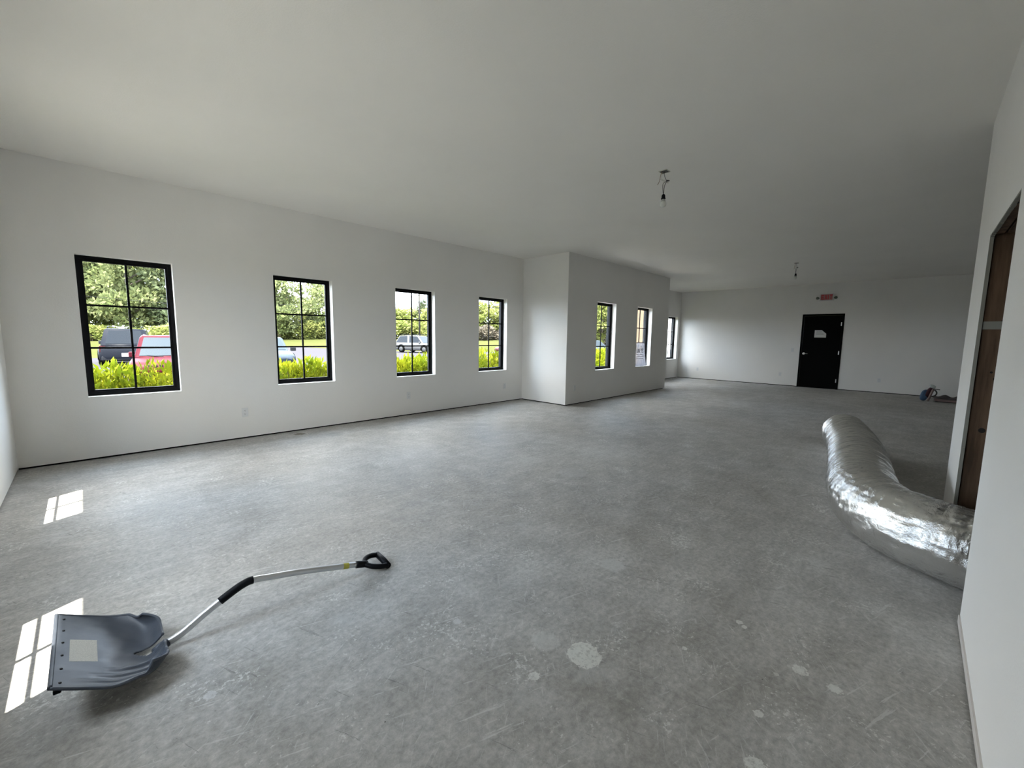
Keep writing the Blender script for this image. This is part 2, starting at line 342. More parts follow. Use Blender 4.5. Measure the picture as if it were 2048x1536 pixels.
# raw gypsum edges around the hole
bm = bmesh.new(); N_ = 34; rr = random.Random(3)
for k in range(N_):
    z0 = OZ * k / N_; z1 = OZ * (k + 1) / N_; t = .006 + .010 * rr.random() * (.4 + .6 * (k % 5 == 0))
    bx(bm, OX1 - t, OX1 + .002, YW + .001, YR - .0005, z0 + G, z1 + G)
for k in range(24):
    a = OX0 + (OX1 - OX0) * k / 24; b = a + (OX1 - OX0) / 24; bx(bm, a, b, YW + .001, YR - .0005, OZ - .004 - .008 * rr.random(), OZ + .001)
struct('trim_6', bm, M['board'])

# ------------------------------------------------------------------ windows
def make_window(n, loc, rz):
    t = bpy.data.objects.new('window_%d' % n, None); C.objects.link(t); t['kind'] = 'structure'; t.location = loc; t.rotation_euler = (0, 0, rz)
    return t
W_, Hh = .766, WZ1 - WZ0
def build_window(t):   # local: x 0..W_, z 0..Hh, y 0 = inner wall face, +y outwards
    a, b = .10, .155
    bm = bmesh.new(); f = .030
    for q_ in ((0, f, 0, Hh), (W_ - f, W_, 0, Hh)): bx(bm, q_[0], q_[1], a, b, q_[2], q_[3])
    bx(bm, f, W_ - f, a, b, 0, f + .012); bx(bm, f, W_ - f, a, b, Hh - f, Hh); obj('frame', bm, M['black'], t)
    bm = bmesh.new(); s = .055
    bx(bm, f, s, a + .018, b - .008, f, Hh - f); bx(bm, W_ - s, W_ - f, a + .018, b - .008, f, Hh - f); bx(bm, s, W_ - s, a + .018, b - .008, f, s + .005); bx(bm, s, W_ - s, a + .018, b - .008, Hh - s, Hh - f)
    obj('sash', bm, M['black'], t)
    gx = (s, W_ - s); gz_ = (s + .005, Hh - s)
    for yy in (.1285, .1375):
        bm = bmesh.new(); bx(bm, W_ / 2 - .010, W_ / 2 + .010, yy, yy + .006, gz_[0], gz_[1])
        for k in (1, 2):
            z = gz_[0] + (gz_[1] - gz_[0]) * k / 3; bx(bm, gx[0], gx[1], yy + .0005, yy + .0055, z - .010, z + .010)
        obj('muntin_grille', bm, M['black'], t)
    bm = bmesh.new(); y = b - .019; vs = [bm.verts.new(p) for p in ((gx[0], y, gz_[0]), (gx[1], y, gz_[0]), (gx[1], y, gz_[1]), (gx[0], y, gz_[1]))]; bm.faces.new(vs); obj('pane', bm, M['glass'], t)
    bm = bmesh.new(); c0, c1, q_ = .176, .224, .012
    bx(bm, 0, q_, c0, c1, 0, Hh); bx(bm, W_ - q_, W_, c0, c1, 0, Hh); bx(bm, q_, W_ - q_, c0, c1, 0, q_); bx(bm, q_, W_ - q_, c0, c1, Hh - q_, Hh); obj('exterior_casing', bm, M['casing'], t)
for i, (a, b) in enumerate(WINS):
    y = YB if i in (4, 5) else D
    t = make_window(i + 1, (a, y, WZ0), 0); build_window(t)
for i, (a, b) in enumerate(LWINS):
    t = make_window(i + 9, (XL, a, WZ0), math.pi / 2); build_window(t)

# ------------------------------------------------------------------ door, notice, exit sign
d = bpy.data.objects.new('door_1', None); C.objects.link(d); d['kind'] = 'structure'; d.location = (XF, 2.03, 0)
bm = bmesh.new(); y0, y1 = -.485, .484
bx(bm, -.012, .13, y0 - .004, y0 + .045, .0, 2.134); bx(bm, -.012, .13, y1 - .045, y1 + .004, 0, 2.134); bx(bm, -.012, .13, y0 + .045, y1 - .045, 2.085, 2.134); obj('door_frame', bm, M['door'], d)
obj('door_panel', bx(bmesh.new(), .004, .048, y0 + .048, y1 - .048, .012, 2.082, bev=.002), M['door'], d)
for z in (1.846, 1.04, .245):
    bm = bmesh.new(); lathe(bm, [(.007, -.05), (.007, .05)], 10, (-.006, y0 + .045, z)); bx(bm, -.002, .004, y0 + .048, y0 + .066, z - .05, z + .05); obj('hinge', bm, M['steel'], d)
bm = bmesh.new(); lathe(bm, [(.03, -.014), (.033, -.008), (.033, .004)], 20, (0, .385, .992), 'x'); tube(bm, [(-.01, .385, .992), (-.05, .385, .992), (-.055, .375, .992), (-.055, .28, .990)], [.009, .009, .009, .007], 10)
obj('door_handle', bm, M['steel'], d)
t = thing('paper_notice', 'white paper notice with one cut corner taped on the black door', 'notice', (XF + .003, 2.03, 1.57))
pts = [(.166, .105), (0, .105), (-.108, .005), (-.108, -.105), (.166, -.105)]
bm = bmesh.new(); A_ = [bm.verts.new((-.001, y, z)) for y, z in pts]; B_ = [bm.verts.new((-.003, y, z)) for y, z in pts]
bm.faces.new(A_); bm.faces.new(B_[::-1]); [bm.faces.new((A_[i], A_[(i + 1) % 5], B_[(i + 1) % 5], B_[i])) for i in range(5)]; bmesh.ops.recalc_face_normals(bm, faces=bm.faces); obj('sheet', bm, M['paper'], t)
M['greyink'] = mat('grey_ink', (.36, .36, .36), .8); bm = bmesh.new()
for k in range(5): bx(bm, -.0042, -.0032, .13 - .01 * (k == 0), (-.02 if k < 2 else -.06) + .02 * (k % 2), .068 - k * .024, .076 - k * .024)
obj('text_lines', bm, M['greyink'], t)
t = thing('exit_sign', 'wall-mounted exit sign with red lettering and two emergency lamp heads above the black door', 'exit sign', (XF, 1.985, 2.60))
obj('housing', bx(bmesh.new(), -.075, 0, -.16, .16, -.1, .1, bev=.012), M['whiteplastic'], t)
LET = {'E': [(0, 0, .22, 1), (0, .82, 1, 1), (0, .41, .85, .59), (0, 0, 1, .18)], 'I': [(.35, 0, .65, 1)], 'T': [(0, .82, 1, 1), (.38, 0, .62, .82)], 'X': [], 'U': [(0, 0, .22, 1), (.78, 0, 1, 1), (.22, 0, .78, .18)], 'N': [(0, 0, .22, 1), (.78, 0, 1, 1)]}
def letters(txt, w, h, gap, put, th):
    bm = bmesh.new(); x = 0
    for ch in txt:
        ww = w * (.45 if ch == 'I' else 1)
        polys = [[(a, b), (c, b), (c, e), (a, e)] for a, b, c, e in LET[ch]] if ch != 'I' else [[(0, 0), (.6, 0), (.6, 1), (0, 1)]]
        if ch == 'X': polys = [[(0, 0), (.28, 0), (1, 1), (.72, 1)], [(.72, 0), (1, 0), (.28, 1), (0, 1)]]
        if ch == 'N': polys.append([(.0, 1), (.26, 1), (1, 0), (.74, 0)])
        for pl in polys:
            f = [bm.verts.new(put(x + p[0] * ww, p[1] * h, 0)) for p in pl]; g = [bm.verts.new(put(x + p[0] * ww, p[1] * h, th)) for p in pl]; n = len(pl)
            bm.faces.new(f); bm.faces.new(g[::-1]); [bm.faces.new((f[i], f[(i + 1) % n], g[(i + 1) % n], g[i])) for i in range(n)]
        x += ww + gap
    bmesh.ops.recalc_face_normals(bm, faces=bm.faces); return bm
obj('face_plate', bx(bmesh.new(), -.078, -.075, -.14, .14, -.08, .08), mat('pale_red_face', (.42, .20, .20), .5), t)
obj('lettering', letters('EXIT', .06, .125, .014, lambda x, z, k: (-.0785 - k, .118 - x, -.062 + z), .003), M['red'], t)
for s in (-1, 1):
    bm = bmesh.new(); lathe(bm, [(.018, -.035), (.036, .0), (.038, .03)], 16, (0, 0, 0), 'x'); bmesh.ops.transform(bm, matrix=Matrix.Translation((-.05, s * .20, -.02)) @ Matrix.Rotation(s * -.6, 4, 'Z') @ Matrix.Rotation(math.pi, 4, 'Z'), verts=bm.verts)
    tube(bm, [(-.04, s * .155, -.02), (-.045, s * .19, -.02)], .012, 8); obj('lamp_head', bm, mat('grey_green_lamp', (.12, .14, .11), .5), t)

# ------------------------------------------------------------------ outlets and switch
def outlet(label, loc, rz, group='wall outlets'):
    t = thing('wall_outlet', label, 'outlet', loc, rz, group)
    obj('cover_plate', bx(bmesh.new(), -.036, .036, -.006, 0, -.058, .058, bev=.003), M['whiteplastic'], t)
    for s in (-1, 1):
        bm = bmesh.new(); bx(bm, -.017, .017, -.0085, -.005, s * .022 - .014, s * .022 + .014, bev=.003); rc = obj('receptacle', bm, M['whiteplastic'], t)
        bm = bmesh.new()
        for dx in (-.006, .006): bx(bm, dx - .0012, dx + .0012, -.009, -.0084, s * .022 - .004, s * .022 + .006)
        bx(bm, -.002, .002, -.009, -.0084, s * .022 - .011, s * .022 - .007); obj('slots', bm, M['darkslot'], rc)
    return t
first = outlet('white wall outlet between the two leftmost windows', (1.383, D, .342), 0)
for loc, rz, lb in [((3.785, D, .342), 0, 'white wall outlet below and left of the third window from the left'), ((6.078, D, .335), 0, 'white wall outlet beside the inner corner, right of the fourth window'),
                    ((6.914, YB, .339), 0, 'white wall outlet on the shaded jutting wall near its outer corner'), ((XF, 5.433, .342), -math.pi / 2, 'white wall outlet on the far wall nearest the window alcove'),
                    ((XF, 2.967, .342), -math.pi / 2, 'white wall outlet on the far wall just left of the black door'), ((XF, .682, .335), -math.pi / 2, 'white wall outlet on the far wall right of the black door')]:
    dup(first, loc, rz, lb)
t = thing('light_switch', 'white light switch beside the handle side of the black door', 'light switch', (XF, 2.70, 1.088), -math.pi / 2)
obj('cover_plate', bx(bmesh.new(), -.036, .036, -.006, 0, -.058, .058, bev=.003), M['whiteplastic'], t)
obj('toggle', B((0, -.012, .004), (.009, .016, .02), Matrix.Rotation(.4, 3, 'X')), M['whiteplastic'], t)

# ------------------------------------------------------------------ hanging bulbs
t = thing('hanging_bulb', 'bare white bulb dangling on loose wires from the ceiling box nearest the camera', 'light bulb', (4.10, 1.94, H), -.78, 'bare bulbs on the ceiling')
bm = bmesh.new(); bx(bm, -.036, .036, -.036, .036, -.004, .0005); obj('junction_box_shade', bm, M['wireblack'], t).rotation_euler = (0, 0, .75)  # flat black square, stands in for the shade inside the box recess
bm = bmesh.new(); bx(bm, -.041, -.036, -.041, .041, -.006, .0); bx(bm, .036, .041, -.041, .041, -.006, .0); bx(bm, -.036, .036, -.041, -.036, -.006, 0); bx(bm, -.036, .036, .036, .041, -.006, 0); obj('box_rim', bm, M['wirewhite'], t).rotation_euler = (0, 0, .75)
wl = [([(-.026, 0, 0), (-.034, 0, -.04), (-.040, .005, -.08), (-.05, 0, -.11), (-.062, 0, -.128)], .0022, 'copper'), ([(-.018, .01, 0), (-.024, 0, -.05), (-.02, 0, -.075), (.0, 0, -.085), (.022, 0, -.09)], .0018, 'wirewhite'),
      ([(-.002, 0, 0), (.004, 0, -.04), (.014, 0, -.065), (.026, 0, -.088)], .0024, 'wireblack'), ([(-.04, 0, -.07), (-.02, 0, -.085), (.01, 0, -.096), (.024, 0, -.092)], .0016, 'wirewhite'),
      ([(.022, 0, -.092), (.0, .004, -.108), (-.008, 0, -.13), (-.006, 0, -.17), (.001, 0, -.222)], .0022, 'wireblack'), ([(.024, 0, -.09), (.02, 0, -.11), (.008, 0, -.14), (.004, 0, -.18), (.002, 0, -.222)], .003, 'wireblack')]
for p, r, mm in wl: obj('wire', tube(bmesh.new(), smoothpts(p, 4), r, 6), M[mm], t, True)
obj('wire_nut', tube(bmesh.new(), [(.022, 0, -.09), (.03, 0, -.088), (.055, 0, -.087)], [.003, .008, .0045], 10), M['wireblack'], t, True)
obj('wire_nut', tube(bmesh.new(), [(.022, 0, -.093), (.03, .006, -.1), (.048, .008, -.105)], [.003, .006, .004], 10), M['wirewhite'], t, True)
obj('socket', lathe(bmesh.new(), [(.006, -.214), (.012, -.219), (.017, -.228), (.018, -.25), (.0215, -.254), (.0215, -.262), (.015, -.263)], 18, (.003, 0, 0)), M['blackplastic'], t, True)
obj('bulb_collar', lathe(bmesh.new(), [(.013, -.2635), (.016, -.268), (.024, -.286), (.025, -.289)], 18, (.004, 0, 0)), M['bulbcollar'], t, True)
obj('bulb', lathe(bmesh.new(), [(.0245, -.288), (.029, -.297), (.0305, -.308), (.029, -.32), (.023, -.331), (.012, -.338), (.002, -.340)], 20, (.004, 0, 0)), M['bulb'], t, True)
dup(t, (10.62, 2.0, H), -.5, 'bare white bulb dangling from the ceiling farther back, near the exit sign')

# ------------------------------------------------------------------ foil duct
ctrl = [(6.60, .585, .225), (6.35, .53, .225), (5.58, .39, .225), (4.9, .305, .225), (4.31, .24, .225), (3.86, .175, .225), (3.58, .06, .225), (3.43, -.08, .225), (3.365, -.22, .22), (3.34, -.40, .205), (3.30, -.75, .19), (3.2, -1.3, .19)]
P = smoothpts(ctrl, 44); bm = bmesh.new(); n = 110; rings = []; prev = None; rd = random.Random(7)
cum = 0; ph = [rd.random() * 6.28 for _ in range(40)]
for i, p in enumerate(P):
    tt = (P[min(i + 1, len(P) - 1)] - P[max(i - 1, 0)]).normalized(); a = tt.cross(Vector((0, 0, 1))).normalized(); b = a.cross(tt)
    if i: cum += (P[i] - P[i - 1]).length
    ring = []
    for k in range(n):
        th = 2 * math.pi * k / n
        coil = abs(math.sin(cum * math.pi / .062 + .5 * math.sin(3 * th))) ** .7; far = 1 / (1 + math.exp((cum - 2.5) / .25))
        nz3 = mnoise.fractal(Vector((cum * 26, math.cos(th) * 1.1 + 5, math.sin(th) * 1.1)), 1.0, 2.0, 4)      # wrinkles running round the sleeve
        nz4 = mnoise.fractal(Vector((cum * 11 + math.cos(th) * 6, math.sin(th) * 7, math.cos(th) * 7 + cum * 2)), .8, 2.1, 4)   # crumples
        r = .212 + far * (.011 * coil + .011 * nz3) + (1 - far) * (.0045 * nz3 + .0075 * nz4)
        pin = math.exp(-((cum - 3.98) / .16) ** 2) if p.y > -.9 else 0
        r += .024 * pin * (nz3 + .5 * math.sin(cum * 75 + 3 * math.sin(th * 3))) * (1 + math.sin(th)) * .7
        if i < 3: r *= .94 + .02 * i
        if 3.0 < cum < 3.35: r -= .0
        q_ = p + (a * math.cos(th) + b * math.sin(th)) * r
        if q_.z < .008: q_.z = .008
        ring.append(bm.verts.new(q_))
    rings.append(ring)
for A_, B_ in zip(rings, rings[1:]):
    for k in range(n): bm.faces.new((A_[k], A_[(k + 1) % n], B_[(k + 1) % n], B_[k]))
t = thing('foil_duct', 'large silver foil flexible air duct snaking out of the doorway onto the concrete floor', 'duct', (0, 0, 0))
du = obj('foil_sleeve', bm, M['foil'], t, True); mo = du.modifiers.new('s', 'SOLIDIFY'); mo.thickness = .004; mo.offset = -1
e0 = P[0]; tt = (P[0] - P[4]).normalized(); bm = bmesh.new(); tube(bm, [e0 - tt * .02, e0 - tt * .6], .175, 32, cap=False); obj('inner_liner', bm, M['wireblack'], t, True)
bm = bmesh.new(); a = tt.cross(Vector((0, 0, 1))).normalized(); b = a.cross(tt); tube(bm, [e0 + (a * math.cos(k * math.pi / 18) + b * math.sin(k * math.pi / 18)) * .197 + Vector((0, 0, 0)) for k in range(37)], .009, 8, cap=False); obj('end_wire_ring', bm, M['foil'], t, True)

# ------------------------------------------------------------------ snow shovel
def itp(x, xs, ys):
    return float(np.interp(x, xs, ys))
def sm(x, xs, ys):   # interpolation smoothed by averaging, running on linearly past both ends
    def e(v):
        if v < 0: return ys[0] + (ys[1] - ys[0]) / (xs[1] - xs[0]) * v
        if v > 1: return ys[-1] + (ys[-1] - ys[-2]) / (xs[-1] - xs[-2]) * (v - 1)
        return itp(v, xs, ys)
    return sum(e(x + d_ * .025) * (5 - abs(d_)) for d_ in range(-4, 5)) / 25
def blade(s, t):
    X = -.163 + .31 * s; wd = sm(s, [0, .5, .85, 1], [.262, .264, .226, .190]); Yc = 2.25 - .075 * s
    z = sm(s, [0, .25, .5, .75, .88, 1], [.15, .10, .047, .014, .016, .062]) + sm(s, [0, .2, .5, .75, 1], [0.004, .014, .038, .07, .042]) * abs(t) ** 3
    # raised centre spine towards the back and sweeping ribs on both halves
    z += .012 * max(0, s - .35) * math.exp(-(t / .16) ** 2) * 1.6
    for k, t0 in enumerate((.40, .60, .80)):
        tc_ = t0 - .20 * max(0, s - .55) * (1.6 - k * .3); am = .0085 * max(0, min(1, (s - (.12 + .12 * (2 - k))) / .3)) * (1 if t < 0 else .06)
        z += am * math.exp(-((abs(t) - tc_) / .045) ** 2)
    # rounded back corners
    X -= .05 * max(0, (abs(t) - .7) / .3) ** 2 * max(0, (s - .7) / .3)
    return Vector((X, Yc + wd * t, z))
t = thing('snow_shovel', 'dark grey plastic snow shovel with bent aluminium shaft lying on the concrete floor', 'snow shovel', (0, 0, 0))
NS, NT = 72, 96; bm = bmesh.new(); gr = [[bm.verts.new(blade(i / NS, -1 + 2 * j / NT)) for j in range(NT + 1)] for i in range(NS + 1)]
for i in range(NS):
    for j in range(NT):
        s = (i + .5) / NS; tv = -1 + 2 * (j + .5) / NT
        if s > .70 and abs(tv - .02) < .12 * min(1, (s - .70) / .12) ** .5: continue
        bm.faces.new((gr[i][j], gr[i][j + 1], gr[i + 1][j + 1], gr[i + 1][j]))
bmesh.ops.recalc_face_normals(bm, faces=bm.faces)
bl = obj('blade', bm, M['scoop'], t, True); mo = bl.modifiers.new('s', 'SOLIDIFY'); mo.thickness = .006; mo.offset = 0
# rolled rim and wear strip
rim = [blade(0, -1 + 2 * j / 40) for j in range(41)]
bm = bmesh.new(); tube(bm, rim, .0065, 8); obj('front_edge', bm, M['scoop'], bl, True)
rim = [blade(i / 30, -1) for i in range(31)] + [blade(1, -1 + 2 * j / 40) for j in range(1, 18)]
obj('side_rim', tube(bmesh.new(), rim, .0055, 8), M['scoop'], bl, True)
rim = [blade(i / 30, 1) for i in range(31)] + [blade(1, 1 - 2 * j / 40) for j in range(1, 18)]
obj('side_rim', tube(bmesh.new(), rim, .0055, 8), M['scoop'], bl, True)
for tv in (.86, .52, .17, -.18, -.53, -.88):
    c = blade(.065, tv); obj('rivet', lathe(bmesh.new(), [(.0065, -.008), (.0065, .0035), (.004, .0045)], 12, c), M['blackplastic'], bl, True)
obj('corner_stud', B(blade(.05, -.97) - Vector((0, 0, .013)), (.02, .018, .014), bev=.003), M['blackplastic'], bl)
bm = bmesh.new(); g2 = [[bm.verts.new(blade(.13 + .235 * i / 14, .285 - .60 * j / 14 + .10 * i / 14) + Vector((0, 0, .0042))) for j in range(15)] for i in range(15)]
for i in range(14):
    for j in range(14): bm.faces.new((g2[i][j], g2[i][j + 1], g2[i + 1][j + 1], g2[i + 1][j]))
o = obj('label_residue', bm, M['pad'], bl, True); o['label'] = 'square beige label residue'
bm = bmesh.new(); tube(bm, [(.112, 2.168, .026), (.135, 2.180, .027), (.160, 2.189, .032)], [.014, .019, .0185], 14); obj('shaft_sleeve', bm, M['scoop'], bl, True)
sh = smoothpts([(.125, 2.183, .026), (.147, 2.189, .029), (.184, 2.188, .038), (.219, 2.187, .054), (.285, 2.186, .094), (.351, 2.184, .131), (.41, 2.182, .161), (.447, 2.181, .175), (.484, 2.18, .179), (.56, 2.178, .163), (.692, 2.175, .135), (.85, 2.170, .095), (1.0, 2.166, .055)], 5)
obj('shaft', tube(bmesh.new(), sh, .0150, 20), M['alu'], t, True)
gp = [p for p in sh if .345 < p.x < .49]; o = obj('mid_grip', tube(bmesh.new(), gp, .0180, 20), M['blackplastic'], t, True); o['label'] = 'black foam grip sleeve'
sp = [p for p in sh if .905 < p.x < .955]; obj('round_sticker', tube(bmesh.new(), sp, .0155, 20, cap=False), M['yellow'], t, True)['label'] = 'small yellow sticker band'
dh = bmesh.new(); tube(dh, [(.985, 2.1665, .059), (1.0, 2.166, .055), (1.035, 2.165, .044), (1.05, 2.165, .041)], [.019, .019, .0185, .016], 16)
for s in (-1, 1): tube(dh, smoothpts([(1.035, 2.165 + s * .006, .043), (1.06, 2.167 + s * .040, .036 + .012 * (s > 0)), (1.10, 2.166 + s * .060, .028 + .016 * (s > 0)), (1.145, 2.166 + s * .060, .018 + .016 * (s > 0))], 5), .0145, 12)
tube(dh, [(1.146, 2.098, .016), (1.149, 2.166, .025), (1.146, 2.234, .034)], [.017, .018, .017], 14)
obj('d_handle', dh, M['blackplastic'], t, True)

# ------------------------------------------------------------------ bag and tarp by the far wall
t = thing('slumped_bag', 'blue and maroon bag slumped on the floor by the far wall, pale rag on top', 'bag', (13.72, -.27, 0), math.pi)
def blob(c, s, seed, lump=.1, n=2, rot=None):
    bm = bmesh.new(); bmesh.ops.create_icosphere(bm, subdivisions=3, radius=1); rdm = random.Random(seed); k = [(Vector((rdm.uniform(-1, 1), rdm.uniform(-1, 1), rdm.uniform(-1, 1))).normalized(), rdm.uniform(2, 6), rdm.random() * 6) for _ in range(6)]
    for v in bm.verts:
        d_ = 1 + lump * sum(math.sin(v.co.dot(a) * f + p) for a, f, p in k) / 3; v.co = Vector([math.copysign(abs(x) ** .75, x) for x in v.co]) * d_
        v.co = Vector((v.co.x * s[0], v.co.y * s[1], v.co.z * s[2]))
    bmesh.ops.transform(bm, matrix=Matrix.Translation(c) @ (rot.to_4x4() if rot else Matrix.Identity(4)), verts=bm.verts)
    return bm
# local +y is world -y (right in the photo)
obj('body', blob((0, -.075, .135), (.13, .068, .125), 2, rot=Matrix.Rotation(-.25, 3, 'X')), M['blue'], t, True)
obj('flap', blob((.0, -.015, .19), (.135, .05, .155), 5, .06, rot=Matrix.Rotation(-.38, 3, 'X')), M['maroon'], t, True)
obj('side_strap', tube(bmesh.new(), smoothpts([(.14, -.01, .02), (.145, .012, .10), (.14, .035, .20), (.13, .06, .29)], 4), .022, 10), M['pink'], t, True)
obj('carry_loop', tube(bmesh.new(), smoothpts([(.12, .05, .12), (.13, .105, .16), (.13, .12, .22), (.12, .09, .27), (.12, .04, .28)], 5), .013, 8), M['wireblack'], t, True)
obj('pale_rag', blob((.02, .045, .345), (.08, .055, .038), 9, .2, rot=Matrix.Rotation(-.5, 3, 'X')), M['rag'], t, True)['label'] = 'pale folded cloth'
obj('stick', tube(bmesh.new(), [(.06, .03, .30), (.06, .17, .285)], .008, 8), M['wireblack'], t)
t = thing('flattened_tarp', 'flat dark folded tarp with a pinkish edge on the floor beside the slumped bag', 'tarp', (13.7, -.62, 0))
bm = bmesh.new(); nx, ny = 26, 40; g3 = [[bm.verts.new((-.02 + .85 * i / nx, .24 - 1.1 * j / ny, .045 + .035 * math.sin(j * .7 + i * .25) * math.sin(i * .45) + .03 * (i / nx))) for j in range(ny + 1)] for i in range(nx + 1)]
for i in range(nx):
    for j in range(ny): bm.faces.new((g3[i][j], g3[i][j + 1], g3[i + 1][j + 1], g3[i + 1][j]))
o = obj('sheet', bm, M['tarp'], t, True); mo = o.modifiers.new('s', 'SOLIDIFY'); mo.thickness = .05; mo.offset = -1
obj('rolled_edge', tube(bmesh.new(), smoothpts([(-.03, .25, .05), (-.06, .0, .04), (-.07, -.4, .035), (-.06, -.86, .035)], 6), .03, 10), M['pink'], t, True)

# ------------------------------------------------------------------ grey printed plastic sheet in the second bay window
t = thing('plastic_sheet', 'translucent grey printed plastic sheet hanging over the lower half of the right bay window', 'plastic sheet', (0, 0, 0))
bm = bmesh.new(); g4 = [[bm.verts.new((9.425 + (.495 + .09 * j / 20) * i / 16, 4.992 + .006 * math.sin(i * 1.1 + j * .3) - .03 * (j / 20), 1.262 - .592 * j / 20)) for j in range(21)] for i in range(17)]
for i in range(16):
    for j in range(20): bm.faces.new((g4[i][j], g4[i][j + 1], g4[i + 1][j + 1], g4[i + 1][j]))
obj('film', bm, M['film'], t, True)
obj('lettering', letters('UNITE', .062, .10, .014, lambda x, z, k: (9.51 + x, 4.974 - k, 1.01 + z), .001), M['filmink'], t)
obj('top_hem', bx(bmesh.new(), 9.425, 9.92, 4.975, 5.0, 1.255, 1.268), M['filmink'], t)
for z in (.955, .91, .86): obj('printed_line', bx(bmesh.new(), 9.50, 9.88, 4.966, 4.967, z, z + .012), M['filmink'], t)

# ================================================================== outside
def gz(X, Y):
    s = .712 * X + .693 * Y; t = min(max((s - 45) / 35, 0), 1); t = t * t * (3 - 2 * t)
    return -.3 + t * (.95 + .35 * min(max(X / 50, 0), 1))
bm = bmesh.new(); xs = list(np.linspace(-60, 140, 90)); ys = list(np.linspace(-60, 160, 90)); gg = [[bm.verts.new((x, y, gz(x, y) - .02)) for y in ys] for x in xs]
for i in range(89):
    for j in range(89): bm.faces.new((gg[i][j], gg[i + 1][j], gg[i + 1][j + 1], gg[i][j + 1]))
struct('ground', bm, M['grass'], smooth=True)
bm = bmesh.new(); pl = [(-20, 9.2), (45, 9.2), (45, 24), (33, 30.5), (27.5, 37.5), (21, 40), (20.5, 46), (17, 58), (12, 56), (3, 37.5), (-4, 34), (-20, 34)]
vs = [bm.verts.new((x, y, max(gz(x, y), -.3) + .02)) for x, y in pl]; bmesh.ops.triangle_fill(bm, use_beauty=True, edges=[bm.edges.new((vs[i], vs[(i + 1) % len(vs)])) for i in range(len(vs))])
struct('parking_lot', bm, M['stain'])
struct('ground_bounce_slab', bx(bmesh.new(), -7.5, XL - TW - .02, -6, 9, -.3, -.12), mat('pale_bounce', (.24, .235, .215), .9, spec=.1))  # unseen pale slab, added to bounce sunlight through the left windows onto the ceiling

def leaves(n, centers, ls, asp=.45, up=.4, seed=1, shell=.55):
    """n pointed leaves on a set of ellipsoids [(c, r3)], returned as verts, quads"""
    g = np.random.default_rng(seed); vol = np.array([r[0] * r[1] + r[1] * r[2] + r[0] * r[2] for _, r in centers]); idx = g.choice(len(centers), n, p=vol / vol.sum())
    c = np.array([x[0] for x in centers])[idx]; r = np.array([x[1] for x in centers])[idx]
    d = g.normal(size=(n, 3)); d /= np.linalg.norm(d, axis=1)[:, None]; rad = shell + (1 - shell) * g.random(n) ** .6
    p = c + d * r * rad[:, None]
    ax = d * .7 + g.normal(size=(n, 3)) * .6 + np.array([0, 0, up]); ax /= np.linalg.norm(ax, axis=1)[:, None]
    q = g.normal(size=(n, 3)); sd_ = np.cross(ax, q); sd_ /= np.linalg.norm(sd_, axis=1)[:, None]; nn = np.cross(ax, sd_)
    L = ls * (.6 + .8 * g.random(n))[:, None]
    v = np.empty((n, 4, 3)); v[:, 0] = p; v[:, 1] = p + ax * L * .45 + sd_ * L * asp * .5 + nn * L * .06; v[:, 2] = p + ax * L - nn * L * .05; v[:, 3] = p + ax * L * .45 - sd_ * L * asp * .5 + nn * L * .06
    return v.reshape(-1, 3)
def leafmesh(name, V):
    n = len(V) // 4; me = bpy.data.meshes.new(name); me.vertices.add(len(V)); me.vertices.foreach_set('co', V.astype('f').ravel())
    me.loops.add(4 * n); me.loops.foreach_set('vertex_index', np.arange(4 * n, dtype='i')); me.polygons.add(n); me.polygons.foreach_set('loop_start', np.arange(0, 4 * n, 4, dtype='i'))
    me.update(calc_edges=True); return me
def meshobj(name, me, m, parent): 
    if not me.materials: me.materials.append(m)
    o = bpy.data.objects.new(name, me); C.objects.link(o); o.parent = parent; return o
# ---- hedge: broad shrubs planted along the wall
g = random.Random(11); HM = []
for v in range(3):
    cs = [((g.uniform(-1.05, 1.05), g.uniform(-.38, .38), .30 + .5 * g.random()), (.30, .28, .30)) for _ in range(34)] + [((x, 0, .45), (.4, .45, .52)) for x in (-.9, -.45, 0, .45, .9)]
    HM.append(leafmesh('foliage', leaves(15000, cs, .095, .34, .7, 20 + v, .5)))
def stems(n, h, spread, r0, seed):
    rg = random.Random(seed); bm = bmesh.new()
    for k in range(n):
        x, y = rg.uniform(-spread, spread), rg.uniform(-.2, .2); tube(bm, smoothpts([(x, y, 0), (x + rg.uniform(-.1, .1), y, h * .4), (x + rg.uniform(-.2, .2), y + rg.uniform(-.15, .15), h)], 3), [r0 * (1 - .7 * i / 6) for i in range(7)], 5)
    me = bpy.data.meshes.new('stems'); bm.to_mesh(me); bm.free(); return me
SM = stems(16, .9, 1.0, .012, 5)
for i, (x, y, zt, lb) in enumerate([(.35, 7.65, 1.0, 'yellow-green hedge shrub outside the leftmost window, red vehicle beyond it'), (2.75, 7.65, 1.0, 'yellow-green hedge shrub outside the second window from the left'),
        (5.05, 7.65, 1.0, 'yellow-green hedge shrub outside the third window, below the white vehicle'), (7.35, 7.65, 1.09, 'yellow-green hedge shrub outside the fourth window, last before the corner'),
        (9.75, 7.7, 1.0, 'yellow-green hedge shrub standing outside the jutting wall'), (12.1, 7.7, 1.07, 'yellow-green hedge shrub filling the lower part of the left bay window')]):
    t = thing('hedge_shrub', lb, 'shrub', (x, y, -.29), (i % 2) * math.pi, 'hedge shrubs outside the windows'); t.scale = (1, 1, (zt + .29) / 1.12)
    meshobj('foliage', HM[i % 3], M['hedge'], t); meshobj('stems', SM, M['bark'], t)
